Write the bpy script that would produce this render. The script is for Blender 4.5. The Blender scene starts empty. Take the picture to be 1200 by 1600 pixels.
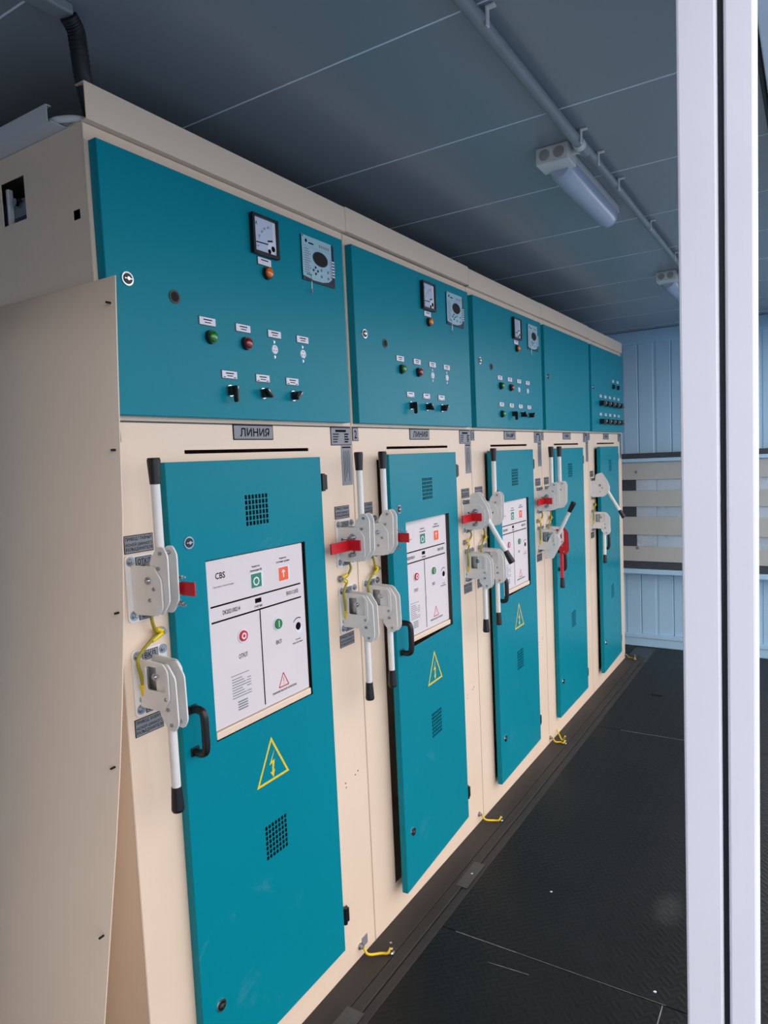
import bpy, bmesh, math
from mathutils import Matrix, Vector
R = math.radians
scene = bpy.context.scene
col = scene.collection

# ------------------------------------------------------------------ camera
cam_d = bpy.data.cameras.new('camera')
cam = bpy.data.objects.new('camera', cam_d)
col.objects.link(cam)
YAW, PITCH, ROLL, FPX = -0.562, -0.077, -0.045, 1081.3
fw = Vector((math.sin(YAW) * math.cos(PITCH), math.cos(YAW) * math.cos(PITCH), math.sin(PITCH)))
rt = Vector((math.cos(YAW), -math.sin(YAW), 0))
up = rt.cross(fw)
r2 = rt * math.cos(ROLL) + up * math.sin(ROLL)
u2 = -rt * math.sin(ROLL) + up * math.cos(ROLL)
mw = Matrix((r2, u2, -fw)).transposed().to_4x4()
mw.translation = (1.253, -0.918, 1.609)
cam.matrix_world = mw
cam_d.sensor_fit = 'VERTICAL'
cam_d.sensor_height = 36.0
cam_d.lens = 36.0 * FPX / 1600.0
cam_d.clip_start = 0.01
scene.camera = cam

# ------------------------------------------------------------------ sky, sun, exposure
world = bpy.data.worlds.new('sky')
scene.world = world
world.use_nodes = True
bg = world.node_tree.nodes['Background']
bg.inputs['Color'].default_value = (0.97, 0.93, 0.96, 1)
bg.inputs['Strength'].default_value = 1.7
vs = scene.view_settings
vs.view_transform = 'Standard'
vs.look = 'None'
vs.exposure = 0.62
vs.gamma = 1.0
vs.use_curve_mapping = False

# ------------------------------------------------------------------ materials
def lin(c):
    return tuple((x / 255 / 12.92) if x / 255 <= 0.04045 else ((x / 255 + 0.055) / 1.055) ** 2.4 for x in c)

MATS = {}
def mat(name, rgb, rough=0.5, metal=0.0, spec=0.5, noise=0.0, scale=20.0, bump=0.0, bscale=200.0, trans=0.0, coat=0.0):
    m = bpy.data.materials.new(name)
    m.use_nodes = True
    nt = m.node_tree
    b = nt.nodes['Principled BSDF']
    c = (*lin(rgb), 1)
    b.inputs['Base Color'].default_value = c
    b.inputs['Roughness'].default_value = rough
    b.inputs['Metallic'].default_value = metal
    b.inputs['Specular IOR Level'].default_value = spec
    b.inputs['Transmission Weight'].default_value = trans
    b.inputs['Coat Weight'].default_value = coat
    tc = nt.nodes.new('ShaderNodeTexCoord')
    if noise:
        n = nt.nodes.new('ShaderNodeTexNoise')
        n.inputs['Scale'].default_value = scale
        n.inputs['Detail'].default_value = 6
        nt.links.new(tc.outputs['Object'], n.inputs['Vector'])
        r = nt.nodes.new('ShaderNodeMapRange')
        r.inputs['From Min'].default_value = 0.3
        r.inputs['From Max'].default_value = 0.7
        r.inputs['To Min'].default_value = 1 - noise
        r.inputs['To Max'].default_value = 1 + noise
        nt.links.new(n.outputs['Fac'], r.inputs['Value'])
        h = nt.nodes.new('ShaderNodeVectorMath')
        h.operation = 'SCALE'
        h.inputs[0].default_value = c[:3]
        nt.links.new(r.outputs['Result'], h.inputs['Scale'])
        nt.links.new(h.outputs['Vector'], b.inputs['Base Color'])
        q = nt.nodes.new('ShaderNodeMapRange')
        q.inputs['From Min'].default_value = 0.3
        q.inputs['From Max'].default_value = 0.7
        q.inputs['To Min'].default_value = max(0.02, rough - 0.06)
        q.inputs['To Max'].default_value = min(1, rough + 0.06)
        nt.links.new(n.outputs['Fac'], q.inputs['Value'])
        nt.links.new(q.outputs['Result'], b.inputs['Roughness'])
    if bump:
        n2 = nt.nodes.new('ShaderNodeTexNoise')
        n2.inputs['Scale'].default_value = bscale
        n2.inputs['Detail'].default_value = 3
        nt.links.new(tc.outputs['Object'], n2.inputs['Vector'])
        bp = nt.nodes.new('ShaderNodeBump')
        bp.inputs['Strength'].default_value = bump
        bp.inputs['Distance'].default_value = 0.002
        nt.links.new(n2.outputs['Fac'], bp.inputs['Height'])
        nt.links.new(bp.outputs['Normal'], b.inputs['Normal'])
    MATS[name] = m
    return m

mat('cream', (228, 206, 182), 0.42, noise=0.02, scale=3, bump=0.04, bscale=300)
mat('teal', (0, 128, 144), 0.32, spec=0.12, noise=0.03, scale=1.5, bump=0.03, bscale=260)
mat('white_panel', (216, 208, 208), 0.45, noise=0.015, scale=8)
mat('lever_grey', (224, 222, 217), 0.4, noise=0.03, scale=30)
mat('black', (16, 16, 17), 0.35, noise=0.1, scale=40)
mat('hole_black', (6, 6, 7), 0.8)
mat('chrome', (205, 208, 212), 0.15, metal=1.0)
mat('zinc', (172, 176, 180), 0.36, metal=1.0, noise=0.12, scale=60)
mat('tag_grey', (124, 128, 134), 0.4, noise=0.05, scale=40)
mat('ink', (8, 8, 11), 0.8, spec=0.1)
mat('red', (196, 22, 34), 0.38, noise=0.04, scale=40)
mat('yellow', (232, 196, 10), 0.45, noise=0.06, scale=80)
mat('wire_green', (150, 140, 16), 0.45, noise=0.1, scale=80)
mat('lens_green', (16, 120, 24), 0.15, coat=0.6)
mat('lens_red', (135, 20, 22), 0.15, coat=0.6)
mat('lens_amber', (226, 112, 14), 0.15, coat=0.6)
mat('sign_green', (24, 128, 96), 0.5)
mat('button_green', (16, 120, 48), 0.4)
mat('sign_orange', (240, 92, 36), 0.5)
mat('label_white', (222, 222, 230), 0.45)
mat('dial', (196, 206, 224), 0.12, coat=0.7)
mat('relay_face', (150, 188, 200), 0.4)
mat('relay_dark', (24, 34, 52), 0.3)
mat('ceiling_metal', (148, 150, 152), 0.27)
mat('seam_white', (242, 244, 246), 0.5)
mat('wall_sky_tint', (172, 208, 232), 0.4)  # pale wall with the blue of the daylight put into its colour
mat('post_white', (236, 236, 243), 0.34, noise=0.02, scale=5)
mat('gasket', (20, 20, 30), 0.6)
mat('pipe_grey', (140, 143, 141), 0.42, noise=0.06, scale=20)
mat('hose_black', (18, 18, 20), 0.5)
mat('cable_white', (205, 205, 205), 0.5)
mat('lamp_white', (226, 218, 210), 0.5, noise=0.03, scale=20)
mat('lamp_plug', (168, 158, 150), 0.6)
mat('diffuser', (172, 178, 192), 0.22)
mat('rack_beige', (180, 180, 174), 0.45, noise=0.04, scale=6)
mat('rack_dark', (58, 62, 70), 0.55, noise=0.1, scale=30)
mat('strip_brown', (46, 41, 38), 0.6, noise=0.18, scale=22, bump=0.3, bscale=120)
mat('asphalt', (98, 122, 146), 0.9, noise=0.12, scale=1.5)  # unseen yard, blue put into its colour so the bounced light is cooler
mat('tape', (72, 70, 67), 0.6, noise=0.2, scale=60)
mat('wall_cream', (214, 218, 222), 0.5)
mat('galvanised', (196, 208, 218), 0.28, metal=0.35, noise=0.1, scale=5)
mat('device_grey', (120, 130, 140), 0.35, metal=0.4)
mat('floor_seam', (120, 118, 116), 0.8, noise=0.5, scale=30)

def dusty(name, rgb, lo, hi, amount, scale):
    m = MATS[name]; nt = m.node_tree; N, L = nt.nodes, nt.links
    b = N['Principled BSDF']
    src = b.inputs['Base Color'].links[0].from_socket
    tc = N.new('ShaderNodeTexCoord')
    n = N.new('ShaderNodeTexNoise'); n.inputs['Scale'].default_value = scale; n.inputs['Detail'].default_value = 9
    n.inputs['Roughness'].default_value = 0.72; n.inputs['Distortion'].default_value = 1.4
    L.new(tc.outputs['Object'], n.inputs['Vector'])
    r = N.new('ShaderNodeMapRange'); r.interpolation_type = 'SMOOTHSTEP'
    r.inputs['From Min'].default_value = lo; r.inputs['From Max'].default_value = hi; r.inputs['To Max'].default_value = amount
    L.new(n.outputs['Fac'], r.inputs['Value'])
    mx = N.new('ShaderNodeMix'); mx.data_type = 'RGBA'
    L.new(r.outputs['Result'], mx.inputs[0]); L.new(src, mx.inputs[6]); mx.inputs[7].default_value = (*lin(rgb), 1)
    L.new(mx.outputs[2], b.inputs['Base Color'])
dusty('teal', (150, 176, 178), 0.58, 0.78, 0.16, 3.2)

def floor_material():
    m = bpy.data.materials.new('floor_rubber')
    m.use_nodes = True
    nt = m.node_tree
    N, L = nt.nodes, nt.links
    b = N['Principled BSDF']
    tc = N.new('ShaderNodeTexCoord')
    # dusty wear in the colour
    n = N.new('ShaderNodeTexNoise'); n.inputs['Scale'].default_value = 2.6; n.inputs['Detail'].default_value = 8
    n.inputs['Roughness'].default_value = 0.7
    L.new(tc.outputs['Object'], n.inputs['Vector'])
    cr = N.new('ShaderNodeValToRGB')
    cr.color_ramp.elements[0].position = 0.35; cr.color_ramp.elements[0].color = (*lin((9, 10, 11)), 1)
    cr.color_ramp.elements[1].position = 0.8; cr.color_ramp.elements[1].color = (*lin((24, 25, 26)), 1)
    L.new(n.outputs['Fac'], cr.inputs['Fac'])
    # a dusty footprint left in the aisle
    vm = N.new('ShaderNodeVectorMath'); vm.operation = 'SUBTRACT'; vm.inputs[1].default_value = (0.815, 1.52, 0.0)
    L.new(tc.outputs['Object'], vm.inputs[0])
    vs_ = N.new('ShaderNodeVectorMath'); vs_.operation = 'MULTIPLY'; vs_.inputs[1].default_value = (15.0, 7.5, 0.0)
    L.new(vm.outputs['Vector'], vs_.inputs[0])
    ln = N.new('ShaderNodeVectorMath'); ln.operation = 'LENGTH'; L.new(vs_.outputs['Vector'], ln.inputs[0])
    fm = N.new('ShaderNodeMapRange'); fm.interpolation_type = 'SMOOTHSTEP'
    fm.inputs['From Min'].default_value = 1.0; fm.inputs['From Max'].default_value = 0.2; fm.inputs['To Max'].default_value = 0.8
    L.new(ln.outputs['Value'], fm.inputs['Value'])
    n3 = N.new('ShaderNodeTexNoise'); n3.inputs['Scale'].default_value = 70; n3.inputs['Detail'].default_value = 4
    L.new(tc.outputs['Object'], n3.inputs['Vector'])
    mu = N.new('ShaderNodeMath'); mu.operation = 'MULTIPLY'; L.new(fm.outputs['Result'], mu.inputs[0]); L.new(n3.outputs['Fac'], mu.inputs[1])
    mx2 = N.new('ShaderNodeMix'); mx2.data_type = 'RGBA'
    L.new(mu.outputs['Value'], mx2.inputs[0]); L.new(cr.outputs['Color'], mx2.inputs[6]); mx2.inputs[7].default_value = (*lin((66, 66, 66)), 1)
    L.new(mx2.outputs[2], b.inputs['Base Color'])
    b.inputs['Roughness'].default_value = 0.5
    b.inputs['Specular IOR Level'].default_value = 0.3
    # tread lozenges: two crossed sets of short bars
    mp = N.new('ShaderNodeMapping'); mp.inputs['Rotation'].default_value = (0, 0, R(45)); mp.inputs['Scale'].default_value = (26, 26, 26)
    L.new(tc.outputs['Object'], mp.inputs['Vector'])
    ck = N.new('ShaderNodeTexChecker'); ck.inputs['Scale'].default_value = 1.0
    L.new(mp.outputs['Vector'], ck.inputs['Vector'])
    w1 = N.new('ShaderNodeTexWave'); w1.bands_direction = 'X'; w1.inputs['Scale'].default_value = 0.314 * 2
    w2 = N.new('ShaderNodeTexWave'); w2.bands_direction = 'Y'; w2.inputs['Scale'].default_value = 0.314 * 2
    L.new(mp.outputs['Vector'], w1.inputs['Vector']); L.new(mp.outputs['Vector'], w2.inputs['Vector'])
    mx = N.new('ShaderNodeMix'); mx.data_type = 'FLOAT'
    L.new(ck.outputs['Fac'], mx.inputs[0]); L.new(w1.outputs['Fac'], mx.inputs[2]); L.new(w2.outputs['Fac'], mx.inputs[3])
    bp = N.new('ShaderNodeBump'); bp.inputs['Strength'].default_value = 0.35; bp.inputs['Distance'].default_value = 0.0015
    L.new(mx.outputs[0], bp.inputs['Height']); L.new(bp.outputs['Normal'], b.inputs['Normal'])
    MATS['floor_rubber'] = m
floor_material()

# ------------------------------------------------------------------ mesh helpers
TEXT = {}
def text_mesh(s):
    if s not in TEXT:
        c = bpy.data.curves.new('lettering', 'FONT')
        c.body = s
        c.resolution_u = 2
        c.offset = 0.018
        c.align_x = 'CENTER'; c.align_y = 'CENTER'
        o = bpy.data.objects.new('lettering', c)
        col.objects.link(o)
        me = bpy.data.meshes.new_from_object(o.evaluated_get(bpy.context.evaluated_depsgraph_get()))
        vs_ = [tuple(v.co) for v in me.vertices]
        fs_ = [tuple(p.vertices) for p in me.polygons]
        bpy.data.objects.remove(o); bpy.data.curves.remove(c); bpy.data.meshes.remove(me)
        xs = [v[0] for v in vs_]; ys = [v[1] for v in vs_]
        cx, cy = (min(xs) + max(xs)) / 2, (min(ys) + max(ys)) / 2
        w, h = max(xs) - min(xs), max(ys) - min(ys)
        TEXT[s] = ([((v[0] - cx) / w, (v[1] - cy) / h) for v in vs_], fs_)
    return TEXT[s]

class MB:
    def __init__(self):
        self.v, self.f, self.m, self.s, self.names = [], [], [], [], []
    def mi(self, n):
        if n not in self.names: self.names.append(n)
        return self.names.index(n)
    def add(self, vs_, fs_, m, smooth=False):
        b = len(self.v); k = self.mi(m)
        self.v += [tuple(v) for v in vs_]
        for f in fs_:
            self.f.append(tuple(i + b for i in f)); self.m.append(k); self.s.append(smooth)
    def box(self, lo, hi, m, c=0.0):
        lo = [min(a, b) for a, b in zip(lo, hi)] if any(a > b for a, b in zip(lo, hi)) else list(lo)
        x0, y0, z0 = lo; x1, y1, z1 = hi
        if c <= 0:
            vs_ = [(x, y, z) for x in (x0, x1) for y in (y0, y1) for z in (z0, z1)]
            fs_ = [(0, 1, 3, 2), (4, 6, 7, 5), (0, 4, 5, 1), (2, 3, 7, 6), (0, 2, 6, 4), (1, 5, 7, 3)]
            self.add(vs_, fs_, m); return
        bm = bmesh.new()
        bmesh.ops.create_cube(bm, size=1)
        for v in bm.verts:
            v.co = ((x0 + x1) / 2 + v.co.x * (x1 - x0), (y0 + y1) / 2 + v.co.y * (y1 - y0), (z0 + z1) / 2 + v.co.z * (z1 - z0))
        bmesh.ops.bevel(bm, geom=list(bm.edges), offset=c, segments=2, profile=0.5, affect='EDGES')
        self.bm(bm, m)
    def bm(self, bm, m, smooth=False):
        bm.verts.index_update()
        self.add([v.co[:] for v in bm.verts], [[v.index for v in f.verts] for f in bm.faces], m, smooth)
        bm.free()
    def cyl(self, p0, p1, r0, r1, m, n=16, cap=(True, True)):
        p0, p1 = Vector(p0), Vector(p1)
        d = (p1 - p0).normalized()
        a = d.orthogonal().normalized(); b = d.cross(a)
        ring = lambda p, r: [p + (a * math.cos(2 * math.pi * i / n) + b * math.sin(2 * math.pi * i / n)) * r for i in range(n)]
        A, B = ring(p0, r0), ring(p1, r1)
        self.add(A + B, [(i, (i + 1) % n, n + (i + 1) % n, n + i) for i in range(n)], m, True)
        if cap[0]: self.add(A, [tuple(range(n - 1, -1, -1))], m)
        if cap[1]: self.add(B, [tuple(range(n))], m)
    def dome(self, p, d, r, h, m, n=16, k=4):
        p, d = Vector(p), Vector(d).normalized()
        a = d.orthogonal().normalized(); b = d.cross(a)
        vs_, fs_ = [], []
        for j in range(k):
            t = j / k * math.pi / 2
            for i in range(n):
                q = 2 * math.pi * i / n
                vs_.append(p + (a * math.cos(q) + b * math.sin(q)) * r * math.cos(t) + d * h * math.sin(t))
        vs_.append(p + d * h)
        for j in range(k - 1):
            for i in range(n):
                fs_.append((j * n + i, j * n + (i + 1) % n, (j + 1) * n + (i + 1) % n, (j + 1) * n + i))
        for i in range(n): fs_.append(((k - 1) * n + i, (k - 1) * n + (i + 1) % n, k * n))
        self.add(vs_, fs_, m, True)
    def bolt(self, p, d, r, h, m='zinc'):
        p, d = Vector(p), Vector(d).normalized()
        self.cyl(p, p + d * h * 0.35, r * 1.5, r * 1.5, m, 14)
        self.cyl(p + d * h * 0.35, p + d * h, r, r, m, 6)
        self.cyl(p + d * h, p + d * h * 1.35, r * 0.55, r * 0.5, m, 10)
    def tube(self, pts, r, m, n=8, sub=6):
        P = [Vector(p) for p in pts]
        if sub > 1 and len(P) > 2:
            Q = []
            E = [2 * P[0] - P[1]] + P + [2 * P[-1] - P[-2]]
            for i in range(1, len(E) - 2):
                a, b, c, d = E[i - 1:i + 3]
                for k in range(sub):
                    t = k / sub
                    Q.append(0.5 * ((2 * b) + (c - a) * t + (2 * a - 5 * b + 4 * c - d) * t * t + (3 * b - a - 3 * c + d) * t ** 3))
            Q.append(P[-1]); P = Q
        nrm = (P[1] - P[0]).normalized().orthogonal().normalized()
        vs_ = []
        for i, p in enumerate(P):
            t = (P[min(i + 1, len(P) - 1)] - P[max(i - 1, 0)]).normalized()
            nrm = (nrm - t * nrm.dot(t)).normalized(); bn = t.cross(nrm)
            rr = r(i / (len(P) - 1)) if callable(r) else r
            vs_ += [p + (nrm * math.cos(2 * math.pi * k / n) + bn * math.sin(2 * math.pi * k / n)) * rr for k in range(n)]
        fs_ = [(i * n + k, i * n + (k + 1) % n, (i + 1) * n + (k + 1) % n, (i + 1) * n + k) for i in range(len(P) - 1) for k in range(n)]
        self.add(vs_, fs_, m, True)
        L = len(P) - 1
        self.add(vs_[:n], [tuple(range(n - 1, -1, -1))], m)
        self.add(vs_[L * n:], [tuple(range(n))], m)
    def poly(self, pts, f0, f1, m, holes=()):
        """outline pts (u,v) with holes, made solid between the maps f0 and f1 : (u,v) -> xyz"""
        bm = bmesh.new()
        loops = [pts] + list(holes); edges = []; rings = []
        for lp in loops:
            vv = [bm.verts.new((a, b, 0)) for a, b in lp]
            rings.append(vv)
            edges += [bm.edges.new((vv[i], vv[(i + 1) % len(vv)])) for i in range(len(vv))]
        bmesh.ops.triangle_fill(bm, use_beauty=True, use_dissolve=False, edges=edges)
        bm.verts.index_update()
        uv = [v.co.xy for v in bm.verts]
        tris = [[v.index for v in f.verts] for f in bm.faces]
        bm.free()
        n = len(uv)
        self.add([f0(*p) for p in uv] + [f1(*p) for p in uv], tris + [[i + n for i in t][::-1] for t in tris], m)
        b = 0
        for lp in loops:
            k = len(lp)
            self.add([f0(*p) for p in lp] + [f1(*p) for p in lp], [(i, (i + 1) % k, k + (i + 1) % k, k + i) for i in range(k)], m)
    def sheet(self, u0, u1, v0, v1, holes, f, t, m, c=0.0):
        """rectangular sheet with rectangular holes; f(u,v,w): w=0 front, w=t back; chamfered front edge c"""
        us = sorted({u0 + c, u1 - c} | {h[i] for h in holes for i in (0, 1)})
        vs_ = sorted({v0 + c, v1 - c} | {h[i] for h in holes for i in (2, 3)})
        us = [u for u in us if u0 + c <= u <= u1 - c]; vs_ = [v for v in vs_ if v0 + c <= v <= v1 - c]
        nu, nv = len(us) - 1, len(vs_) - 1
        solid = [[not any(h[0] <= (us[i] + us[i + 1]) / 2 <= h[1] and h[2] <= (vs_[j] + vs_[j + 1]) / 2 <= h[3] for h in holes) for j in range(nv)] for i in range(nu)]
        V, F = [], []
        def q(*p):
            b = len(V); V.extend(p); F.append(tuple(range(b, b + 4)))
        for i in range(nu):
            a, b = us[i], us[i + 1]
            for j in range(nv):
                if not solid[i][j]: continue
                c0, d = vs_[j], vs_[j + 1]
                q(f(a, c0, 0), f(b, c0, 0), f(b, d, 0), f(a, d, 0))
                q(f(a, c0, t), f(a, d, t), f(b, d, t), f(b, c0, t))
                if i > 0 and not solid[i - 1][j]: q(f(a, c0, 0), f(a, d, 0), f(a, d, t), f(a, c0, t))
                if i < nu - 1 and not solid[i + 1][j]: q(f(b, c0, 0), f(b, c0, t), f(b, d, t), f(b, d, 0))
                if j > 0 and not solid[i][j - 1]: q(f(a, c0, 0), f(a, c0, t), f(b, c0, t), f(b, c0, 0))
                if j < nv - 1 and not solid[i][j + 1]: q(f(a, d, 0), f(b, d, 0), f(b, d, t), f(a, d, t))
        I = [(u0 + c, v0 + c), (u1 - c, v0 + c), (u1 - c, v1 - c), (u0 + c, v1 - c)]
        O = [(u0, v0), (u1, v0), (u1, v1), (u0, v1)]
        for i in range(4):
            j = (i + 1) % 4
            if c > 0: q(f(*I[i], 0), f(*O[i], c), f(*O[j], c), f(*I[j], 0))
            q(f(*O[i], c), f(*O[i], t), f(*O[j], t), f(*O[j], c))
            if c > 0: q(f(*I[i], t), f(*I[j], t), f(*O[j], t), f(*O[i], t))
        self.add(V, F, m)
    def text(self, s, y, z, w, h, x, m='ink'):
        """flat print on a face that looks along +X"""
        vs_, fs_ = text_mesh(s)
        self.add([(x, y + a * w, z + b * h) for a, b in vs_], fs_, m)
    def rect(self, y0, y1, z0, z1, x, m):
        self.add([(x, y0, z0), (x, y1, z0), (x, y1, z1), (x, y0, z1)], [(0, 1, 2, 3)], m)
    def line(self, a, b, w, x, m):
        (y0, z0), (y1, z1) = a, b
        d = math.hypot(y1 - y0, z1 - z0); ny, nz = -(z1 - z0) / d * w / 2, (y1 - y0) / d * w / 2
        self.add([(x, y0 + ny, z0 + nz), (x, y0 - ny, z0 - nz), (x, y1 - ny, z1 - nz), (x, y1 + ny, z1 + nz)], [(0, 1, 2, 3)], m)
    def disc(self, y, z, r, x, m, n=20, ri=0.0, sy=1.0):
        P = [(x, y + sy * r * math.cos(2 * math.pi * i / n), z + r * math.sin(2 * math.pi * i / n)) for i in range(n)]
        if ri <= 0: self.add(P, [tuple(range(n))], m)
        else:
            Q = [(x, y + sy * ri * math.cos(2 * math.pi * i / n), z + ri * math.sin(2 * math.pi * i / n)) for i in range(n)]
            self.add(P + Q, [(i, (i + 1) % n, n + (i + 1) % n, n + i) for i in range(n)], m)
    def mesh(self, name):
        me = bpy.data.meshes.new(name)
        me.from_pydata([tuple(v) for v in self.v], [], self.f)
        for n in self.names: me.materials.append(MATS[n])
        me.polygons.foreach_set('material_index', self.m)
        me.polygons.foreach_set('use_smooth', self.s)
        bm = bmesh.new(); bm.from_mesh(me)
        bm.normal_update()
        bm.to_mesh(me); bm.free()
        me.update()
        return me

CACHE = {}
def part(name, fn, parent=None, loc=(0, 0, 0), rz=0.0, key=None, label=None):
    if key is None or key not in CACHE:
        mb = MB(); fn(mb); me = mb.mesh(name)
        if key is not None: CACHE[key] = me
    else:
        me = CACHE[key]
    o = bpy.data.objects.new(name, me)
    col.objects.link(o)
    o.parent = parent
    o.location = loc
    o.rotation_euler = (0, 0, rz)
    if label: o['label'] = label
    return o
def empty(name, loc=(0, 0, 0), parent=None):
    o = bpy.data.objects.new(name, None)
    col.objects.link(o); o.location = loc; o.parent = parent
    return o
def tag(o, label, cat, group=None, kind=None):
    o['label'] = label; o['category'] = cat
    if group: o['group'] = group
    if kind: o['kind'] = kind
    return o

# ------------------------------------------------------------------ the setting
ZC = 2.515            # ceiling height
YB = 4.85             # back wall
XL, XR = -1.10, 1.20  # left wall, open side on the right
Y0 = -1.60            # near end of the container

g = part('ground', lambda m: m.box((-30, -30, -0.22), (30, 30, -0.152), 'asphalt'))
tag(g, 'blue-tinted asphalt yard outside the open container', 'ground', kind='structure')
fl = part('floor', lambda m: m.box((XL, Y0, -0.15), (XR, YB + 0.1, -0.006), 'rack_dark'))
tag(fl, 'black rubber tread floor of the container aisle', 'floor', kind='structure')
def fsheet(x0, x1, y0, y1):
    part('floor_sheet', lambda m: m.box((x0, y0, -0.006), (x1, y1, 0.0), 'floor_rubber'), fl)
for x0, x1, y0, y1 in ((0.165, 0.878, Y0, 1.066), (0.882, XR, Y0, 1.066), (0.165, XR, 1.070, 3.03), (0.165, XR, 3.034, YB),
                       (XL, 0.0, Y0, YB), (0.0, 0.165, Y0, 0.0)):
    fsheet(x0, x1, y0, y1)
# worn pale edges along the joints
def seam(m, a, b, w):
    (x0, y0), (x1, y1) = a, b
    d = math.hypot(x1 - x0, y1 - y0); nx, ny = -(y1 - y0) / d * w / 2, (x1 - x0) / d * w / 2
    m.add([(x0 + nx, y0 + ny, 0.0006), (x0 - nx, y0 - ny, 0.0006), (x1 - nx, y1 - ny, 0.0006), (x1 + nx, y1 + ny, 0.0006)], [(0, 1, 2, 3)], 'floor_seam')
part('joint_edge', lambda m: [seam(m, (0.215, 1.066), (0.43, 1.068), 0.003), seam(m, (0.43, 1.068), (0.885, 1.07), 0.0016), seam(m, (0.877, 1.066), (0.877, 0.5), 0.003)], fl)
part('joint_edge', lambda m: seam(m, (0.3, 3.03), (0.7, 3.034), 0.003), fl)
part('joint_edge', lambda m: seam(m, (0.37, 0.985), (0.50, 0.995), 0.002), fl)
part('cover_patch', lambda m: m.box((0.335, 3.70, 0.0), (0.405, 3.78, 0.004), 'hole_black', 0.0015), fl)

# rubber strips along the feet of the cabinets
st = part('trim_1', lambda m: m.box((0.001, -0.02, -0.004), (0.088, 4.56, 0.002), 'strip_brown', 0.002))
tag(st, 'dark brown rubber strip along the foot of the cabinets', 'floor strip', kind='structure')
part('edge_strip', lambda m: m.box((0.091, -0.02, -0.004), (0.128, 4.52, 0.003), 'strip_brown', 0.002), st)
part('edge_strip', lambda m: m.box((0.133, 0.2, -0.004), (0.163, 4.40, 0.001), 'strip_brown', 0.0015), st)
part('tape_patch', lambda m: m.box((0.105, 1.29, 0.003), (0.150, 1.46, 0.0042), 'tape', 0.0005), st)
part('tape_patch', lambda m: m.box((0.080, 0.50, 0.003), (0.140, 0.62, 0.0042), 'tape', 0.0005), st)

cl = part('ceiling', lambda m: m.box((XL - 0.1, Y0 - 0.1, ZC + 0.004), (1.148, YB + 0.1, ZC + 0.10), 'seam_white'))
tag(cl, 'grey metal panelled ceiling with thin white joints', 'ceiling', kind='structure')
joints = [Y0] + [0.452 + 0.5275 * k - 0.5275 for k in range(-3, 10)] + [YB]
joints = sorted(joints)
for a in joints[1:-1]:
    part('joint_strip', lambda m: m.box((XL, a - 0.002, ZC - 0.001), (1.148, a + 0.002, ZC + 0.004), 'seam_white'), cl)
for a, b in zip(joints, joints[1:]):
    part('ceiling_panel', lambda m: m.box((XL, a + 0.002, ZC), (1.148, b - 0.002, ZC + 0.004), 'ceiling_metal', 0.0008), cl)

wb = part('wall_back', lambda m: m.box((XL - 0.1, YB + 0.012, -0.15), (XR - 0.03, YB + 0.1, ZC), 'wall_sky_tint'))
tag(wb, 'pale ribbed sandwich panel wall at the far end', 'wall', kind='structure')
x = -1.182
while x < XR:
    a, b = max(x, XL), min(x + 0.245, XR)
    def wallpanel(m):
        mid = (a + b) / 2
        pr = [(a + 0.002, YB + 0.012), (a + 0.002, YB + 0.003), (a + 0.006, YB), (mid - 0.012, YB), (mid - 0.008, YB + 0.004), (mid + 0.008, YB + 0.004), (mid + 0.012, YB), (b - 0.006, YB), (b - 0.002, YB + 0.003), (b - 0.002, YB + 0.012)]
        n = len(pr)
        m.add([(p[0], p[1], 0.0) for p in pr] + [(p[0], p[1], ZC - 0.002) for p in pr], [(i, (i + 1) % n, n + (i + 1) % n, n + i) for i in range(n)], 'wall_sky_tint')
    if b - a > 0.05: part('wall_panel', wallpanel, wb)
    x += 0.245
tr = part('trim_2', lambda m: (m.box((XL, YB - 0.035, ZC - 0.085), (XR, YB - 0.002, ZC - 0.002), 'wall_sky_tint', 0.003), m.box((XL, YB - 0.012, ZC - 0.098), (XR, YB - 0.002, ZC - 0.084), 'wall_sky_tint', 0.002)))
tag(tr, 'pale angle trim where the far wall meets the ceiling', 'trim', kind='structure')
bb = part('baseboard_back', lambda m: (m.box((XL, YB - 0.022, 0.0), (XR, YB - 0.002, 0.07), 'wall_sky_tint', 0.003), m.box((XL, YB - 0.030, 0.07), (XR, YB - 0.002, 0.10), 'wall_sky_tint', 0.003)))
tag(bb, 'pale metal plinth along the foot of the far wall', 'baseboard', kind='structure')
wl = part('wall_left', lambda m: m.box((XL - 0.1, Y0, -0.15), (XL, YB, ZC), 'wall_sky_tint'))
tag(wl, 'pale container wall behind the row of cabinets', 'wall', kind='structure')
def right_wall(m):
    m.box((1.150, Y0, 2.425), (XR + 0.06, YB + 0.1, ZC + 0.10), 'post_white', 0.003)      # header over the open side
    m.box((XR - 0.03, 4.78, -0.15), (XR + 0.06, YB + 0.1, 2.425), 'post_white', 0.003)    # far jamb
    m.box((XR - 0.03, Y0, -0.15), (XR + 0.06, -1.25, 2.425), 'post_white', 0.003)         # near jamb
wr = part('wall_right', right_wall)
tag(wr, 'white steel frame of the open side, right of the aisle', 'wall', kind='structure')
wf = part('wall_front', lambda m: m.box((XL - 0.1, Y0 - 0.1, -0.15), (XR, Y0, ZC), 'wall_cream'))
tag(wf, 'pale end wall of the container behind the camera', 'wall', kind='structure')

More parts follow.
